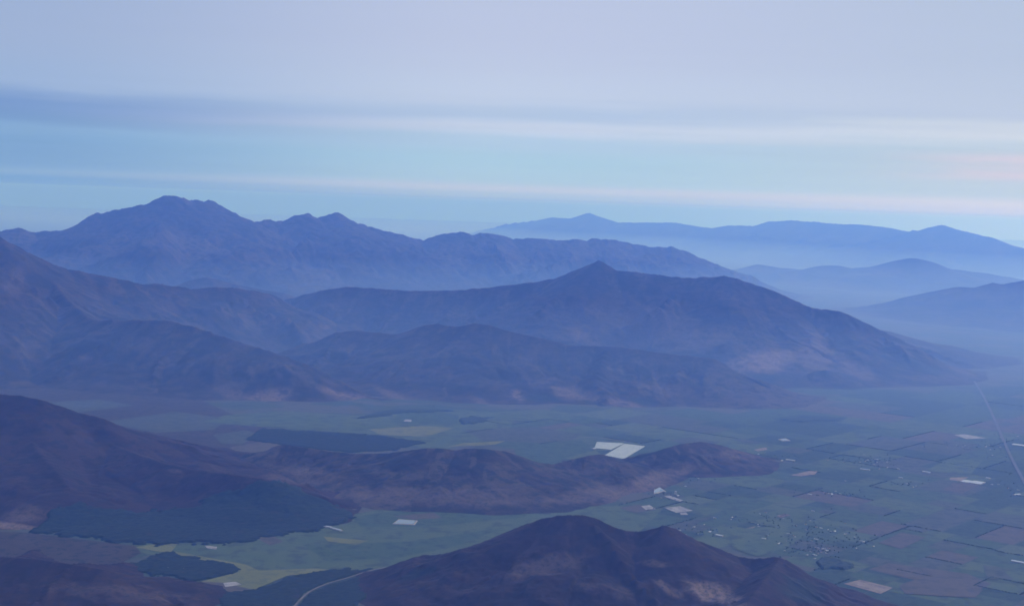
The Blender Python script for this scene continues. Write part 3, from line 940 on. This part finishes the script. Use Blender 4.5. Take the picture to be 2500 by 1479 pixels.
# ------------------------------------------------------------------ villages
VILL = [(1960, 1305, 80, 30, 36, 'the village beside the near hill'), (1985, 1342, 60, 16, 26, 'the village beside the near hill'), (1880, 1268, 70, 12, 16, 'the village beside the near hill'),
        (2080, 1318, 50, 16, 14, 'the village beside the near hill'), (2120, 1125, 70, 12, 26, 'the village in the middle of the plain'), (1890, 1117, 45, 8, 12, 'the village in the middle of the plain'),
        (1690, 1172, 60, 14, 12, 'the farms below the low ridge'), (1640, 1205, 60, 12, 10, 'the farms below the low ridge'), (2360, 1088, 50, 12, 14, 'the settlement along the highway'),
        (2450, 1085, 40, 25, 16, 'the settlement along the highway'), (2060, 1206, 70, 8, 10, 'the hamlet on the plain'), (2200, 1180, 70, 8, 9, 'the hamlet on the plain'), (430, 1388, 26, 6, 9, 'the farm inside the triangular orchard'),
        (1720, 1298, 50, 12, 10, 'the hamlet behind the near hill'), (2470, 1190, 30, 15, 8, 'the settlement along the highway')]


def house_mesh(name, l, w, h, rise, roof):
    vs = [(-l, -w, 0), (l, -w, 0), (l, w, 0), (-l, w, 0), (-l, -w, h), (l, -w, h), (l, w, h), (-l, w, h), (-l, 0, h + rise), (l, 0, h + rise),
          (-l - .5, -w - .6, h - .3), (l + .5, -w - .6, h - .3), (l + .5, w + .6, h - .3), (-l - .5, w + .6, h - .3), (-l - .5, 0, h + rise + .25), (l + .5, 0, h + rise + .25)]
    fs = [(0, 1, 5, 4), (1, 2, 6, 9, 5), (2, 3, 7, 6), (3, 0, 4, 8, 7), (10, 11, 15, 14), (12, 13, 14, 15)]
    me = bpy.data.meshes.new(name)
    me.from_pydata(vs, [], fs)
    me.materials.append(M['wall'])
    me.materials.append(M[roof])
    me.polygons.foreach_set('material_index', [0, 0, 0, 0, 1, 1])
    me.update()
    return me


HOUSES = [house_mesh('house', 7, 5, 3.2, 2.0, 'roofwhite'), house_mesh('house', 9, 5.5, 3.4, 2.2, 'roofgrey'), house_mesh('house', 6.5, 5, 3.2, 2.2, 'rooftile'), house_mesh('house', 13, 7, 4.5, 2.2, 'roofwhite'),
          house_mesh('house', 8, 6, 3.5, 1.6, 'roofgrey')]
ROOF_WORD = ['white', 'grey', 'reddish', 'white', 'grey']
tspots = []
VILL = [(a_, b_2, c_ * 1.25, d_ * 1.3, max(4, int(n_ * 0.6)), w_) for (a_, b_2, c_, d_, n_, w_) in VILL]
for (vx, vy, rx, ry, n, where) in VILL:
    for i in range(n):
        x = vx + max(-1.6, min(1.6, random.gauss(0, 0.6))) * rx
        y = vy + max(-1.6, min(1.6, random.gauss(0, 0.6))) * ry
        p = on_ground(x, y)
        if ground_height(p.x, p.y) > 1.0:
            continue
        k = random.choice([0, 1, 1, 1, 2, 2, 3, 4, 4])
        o = bpy.data.objects.new('house', HOUSES[k])
        o.location = (p.x, p.y, 0.0)
        o.rotation_euler = (0, 0, pa + random.choice([0, math.pi / 2]) + random.uniform(-0.15, 0.15))
        s = random.uniform(0.6, 0.95)
        o.scale = (s, s, s)
        COL.objects.link(o)
        tag(o, 'small %s-roofed house in %s' % (ROOF_WORD[k], where), 'house', None, '%s-roofed houses of %s' % (ROOF_WORD[k], where))
    for i in range(n * 4):
        p = on_ground(vx + random.gauss(0, 0.5) * rx, vy + random.gauss(0, 0.5) * ry)
        if ground_height(p.x, p.y) < 1.0:
            tspots.append((p.x, p.y, random.uniform(4, 8), random.uniform(4, 9)))
tree_mass('village_trees', 'dark trees scattered among the village houses', tspots, 83)


# ------------------------------------------------------------------ greenhouses, sheds and ponds
def greenhouse(label, quad, spans, eave=4.0, rise=1.8, mat='plastic'):
    """multi-span greenhouse over a parallelogram of ground points a, b, c, d (spans run from a-b side to d-c side)"""
    a, b3, c, d = [on_ground(*q) for q in quad]
    o0 = (a + b3 + c + d) / 4
    root = bpy.data.objects.new('greenhouse', None)
    root.location = (o0.x, o0.y, 0)
    COL.objects.link(root)
    tag(root, label, 'greenhouse')
    vs, fs = [], []
    for i in range(spans * 2 + 1):
        f = i / (spans * 2)
        z = eave + (rise if i % 2 else 0.0)
        for p in (a.lerp(b3, f), d.lerp(c, f)):
            vs.append((p.x - o0.x, p.y - o0.y, z))
    for i in range(spans * 2):
        fs.append((2 * i, 2 * i + 2, 2 * i + 3, 2 * i + 1))
    r = make_obj('roof', vs, fs, M[mat], (0, 0, 0), root)
    if r.data.polygons[0].normal.z < 0:
        r.data.flip_normals()
    vs, fs = [], []
    ring = [a, b3, c, d]
    for p in ring:
        q = p - o0
        vs += [(q.x, q.y, 0), (q.x, q.y, eave)]
    for i in range(4):
        j = (i + 1) % 4
        make_obj('side_wall', [vs[2 * i], vs[2 * j], vs[2 * j + 1], vs[2 * i + 1]], [(0, 1, 2, 3)], M[mat], (0, 0, 0), root)
    # saw-tooth gable wall at either end of the spans
    for pa_, pb_ in ((a, b3), (d, c)):
        gv = []
        for i in range(spans * 2 + 1):
            p = pa_.lerp(pb_, i / (spans * 2)) - o0
            gv += [(p.x, p.y, eave - 0.01), (p.x, p.y, eave + (rise if i % 2 else 0.02))]
        make_obj('gable_wall', gv, [(2 * i, 2 * i + 2, 2 * i + 3, 2 * i + 1) for i in range(spans * 2)], M[mat], (0, 0, 0), root)
    return root


greenhouse('large slanted white greenhouse block just behind the low ridge', [(1523.6, 1084), (1574, 1090), (1522, 1121), (1476, 1112)], 16)
greenhouse('smaller white greenhouse block beside the large slanted one', [(1457, 1079.5), (1522.5, 1083), (1490.5, 1098.5), (1450.5, 1094.7)], 14)


def shed(label, px, py, length, width, ang, roof='roofwhite', eave=6.0, rise=2.2):
    p = on_ground(px, py)
    root = bpy.data.objects.new('shed', None)
    root.location = (p.x, p.y, 0)
    root.rotation_euler = (0, 0, math.radians(ang))
    COL.objects.link(root)
    tag(root, label, 'shed')
    l, w = length / 2, width / 2
    v = [(-l, -w, 0), (l, -w, 0), (l, w, 0), (-l, w, 0), (-l, -w, eave), (l, -w, eave), (l, w, eave), (-l, w, eave), (-l, 0, eave + rise), (l, 0, eave + rise)]
    make_obj('wall', v, [(0, 1, 5, 4), (1, 2, 6, 9, 5), (2, 3, 7, 6), (3, 0, 4, 8, 7)], M['wall'], (0, 0, 0), root)
    e = 0.8
    t = 0.35
    rv = [(-l - e, -w - e, eave - .2), (l + e, -w - e, eave - .2), (l + e, 0, eave + rise + t), (-l - e, 0, eave + rise + t), (l + e, w + e, eave - .2), (-l - e, w + e, eave - .2)]
    make_obj('roof', rv, [(0, 1, 2, 3), (3, 2, 4, 5)], M[roof], (0, 0, 0), root)
    # gate on the long side facing the viewer
    make_obj('gate', [(-3, -w - .06, 0), (3, -w - .06, 0), (3, -w - .06, 4.2), (-3, -w - .06, 4.2)], [(0, 1, 2, 3)], M['roofgrey'], (0, 0, 0), root)
    return root


for a in [
    ('long white shed at the tip of the evergreen plantation', 822, 1293, 78, 16, -42),
    ('short white shed behind the long one by the plantation tip', 802, 1287, 30, 18, -20),
    ('tiny white pump house on the plantation edge', 788, 1287, 16, 10, -10),
    ('small white shed at the corner of the smaller greenhouse block', 1450, 1096, 26, 20, 30),
    ('lone white packing shed just beyond the near hill shoulder', 1757, 1308, 40, 20, -40),
    ('wide white warehouse on the reddish field by the highway', 2386, 1179, 72, 95, -38),
    ('narrower white warehouse beside the wide one near the highway', 2360, 1176, 50, 80, -38),
    ('small white shed just above the two highway warehouses', 2413, 1168, 26, 22, -38),
    ('white warehouse at the right picture edge beyond the highway', 2488, 1087, 90, 60, -35),
    ('bright white hut by the river bed under the scree ridge', 2288, 878, 34, 26, -20),
    ('pale shed at the tip of the settlement road on the plain', 2262, 1153, 48, 24, -38),
    ('pale long shed beside the village in the middle of the plain', 1930, 1124, 60, 22, -30),
    ('pale shed south of the village in the middle of the plain', 2112, 1147, 62, 18, -30),
    ('pale shed beside the brown field near the bottom edge of the plain', 2485, 1372, 60, 24, -38),
    ('pale shed below the highway bend at the picture edge', 2482, 1208, 50, 20, 30),
]:
    shed(*a)


def pond(label, poly, bank=5.0):
    pts = [on_ground(*q) for q in poly]
    c = sum(pts, Vector()) / len(pts)
    root = bpy.data.objects.new('pond', None)
    root.location = (c.x, c.y, 0)
    COL.objects.link(root)
    tag(root, label, 'pond', 'structure')
    n = len(pts)
    rel = [p - c for p in pts]

    def ring(off, z):
        return [(q.x + q.normalized().x * off, q.y + q.normalized().y * off, z) for q in rel]
    vs = ring(14, 0) + ring(5, bank) + ring(2, bank) + ring(-3, bank - 1.4)
    fs = []
    for k in range(3):
        for i in range(n):
            j = (i + 1) % n
            fs.append((k * n + i, k * n + j, (k + 1) * n + j, (k + 1) * n + i))
    make_obj('bank', vs, fs, M['bank'], (0, 0, 0), root)
    w_ = make_obj('water', ring(0.5, bank - 0.9), [range(n)], M['water'], (0, 0, 0), root)
    if w_.data.polygons[0].normal.z < 0:
        w_.data.flip_normals()
    return root


pond('rectangular pale irrigation pond in the green valley beneath the low ridge', [(975, 1268.5), (1016, 1272), (1009, 1281), (961, 1279)])
pond('pale wedge-shaped pond at the foot of the low ridge', [(1598, 1193), (1611, 1191), (1622, 1199), (1597, 1205)])
pond('small pale pond on the open plain right of the low ridge', [(1903, 1073), (1918, 1071), (1927, 1075.5), (1910, 1076)])

# ------------------------------------------------------------------ haze: one closed box of even, thin air
HB = [(-152000, 152000), (-14000, 124000), (-40.0, CAM_Z + 260.0)]
v = [(x, y, z) for z in HB[2] for y in HB[1] for x in HB[0]]
haze = make_obj('haze', v, [(0, 2, 3, 1), (4, 5, 7, 6), (0, 1, 5, 4), (2, 6, 7, 3), (0, 4, 6, 2), (1, 3, 7, 5)], [])
hm = bpy.data.materials.new('haze_air')
hm.use_nodes = True
hm.node_tree.nodes.clear()
hb = NB(hm.node_tree)
pv = hb.n('ShaderNodeVolumePrincipled')
pv.inputs['Color'].default_value = (0.145, 0.315, 1.0, 1.0)
pv.inputs['Absorption Color'].default_value = (1.0, 1.0, 1.0, 1.0)
pv.inputs['Density'].default_value = 4.2e-5
pv.inputs['Anisotropy'].default_value = 0.42
ho = hb.n('ShaderNodeOutputMaterial')
hb.link(pv.outputs[0], ho.inputs['Volume'])
haze.data.materials.append(hm)
tag(haze, 'even blue haze filling the air over the whole valley', 'haze', 'stuff')

# a thinner bank of mist lies low in the far valleys
MB_ = [(-60000, 90000), (9600, 75000), (-38.0, 600.0)]
v = [(x, y, z) for z in MB_[2] for y in MB_[1] for x in MB_[0]]
mist = make_obj('valley_mist', v, [(0, 2, 3, 1), (4, 5, 7, 6), (0, 1, 5, 4), (2, 6, 7, 3), (0, 4, 6, 2), (1, 3, 7, 5)], [])
mm_ = bpy.data.materials.new('mist_air')
mm_.use_nodes = True
mm_.node_tree.nodes.clear()
hb = NB(mm_.node_tree)
pv = hb.n('ShaderNodeVolumePrincipled')
pv.inputs['Color'].default_value = (0.29, 0.49, 1.0, 1.0)
pv.inputs['Absorption Color'].default_value = (1.0, 1.0, 1.0, 1.0)
pv.inputs['Density'].default_value = 4.2e-5
pv.inputs['Anisotropy'].default_value = 0.42
ho = hb.n('ShaderNodeOutputMaterial')
hb.link(pv.outputs[0], ho.inputs['Volume'])
mist.data.materials.append(mm_)
tag(mist, 'pale mist lying low in the far valleys between the ridges', 'mist', 'stuff')
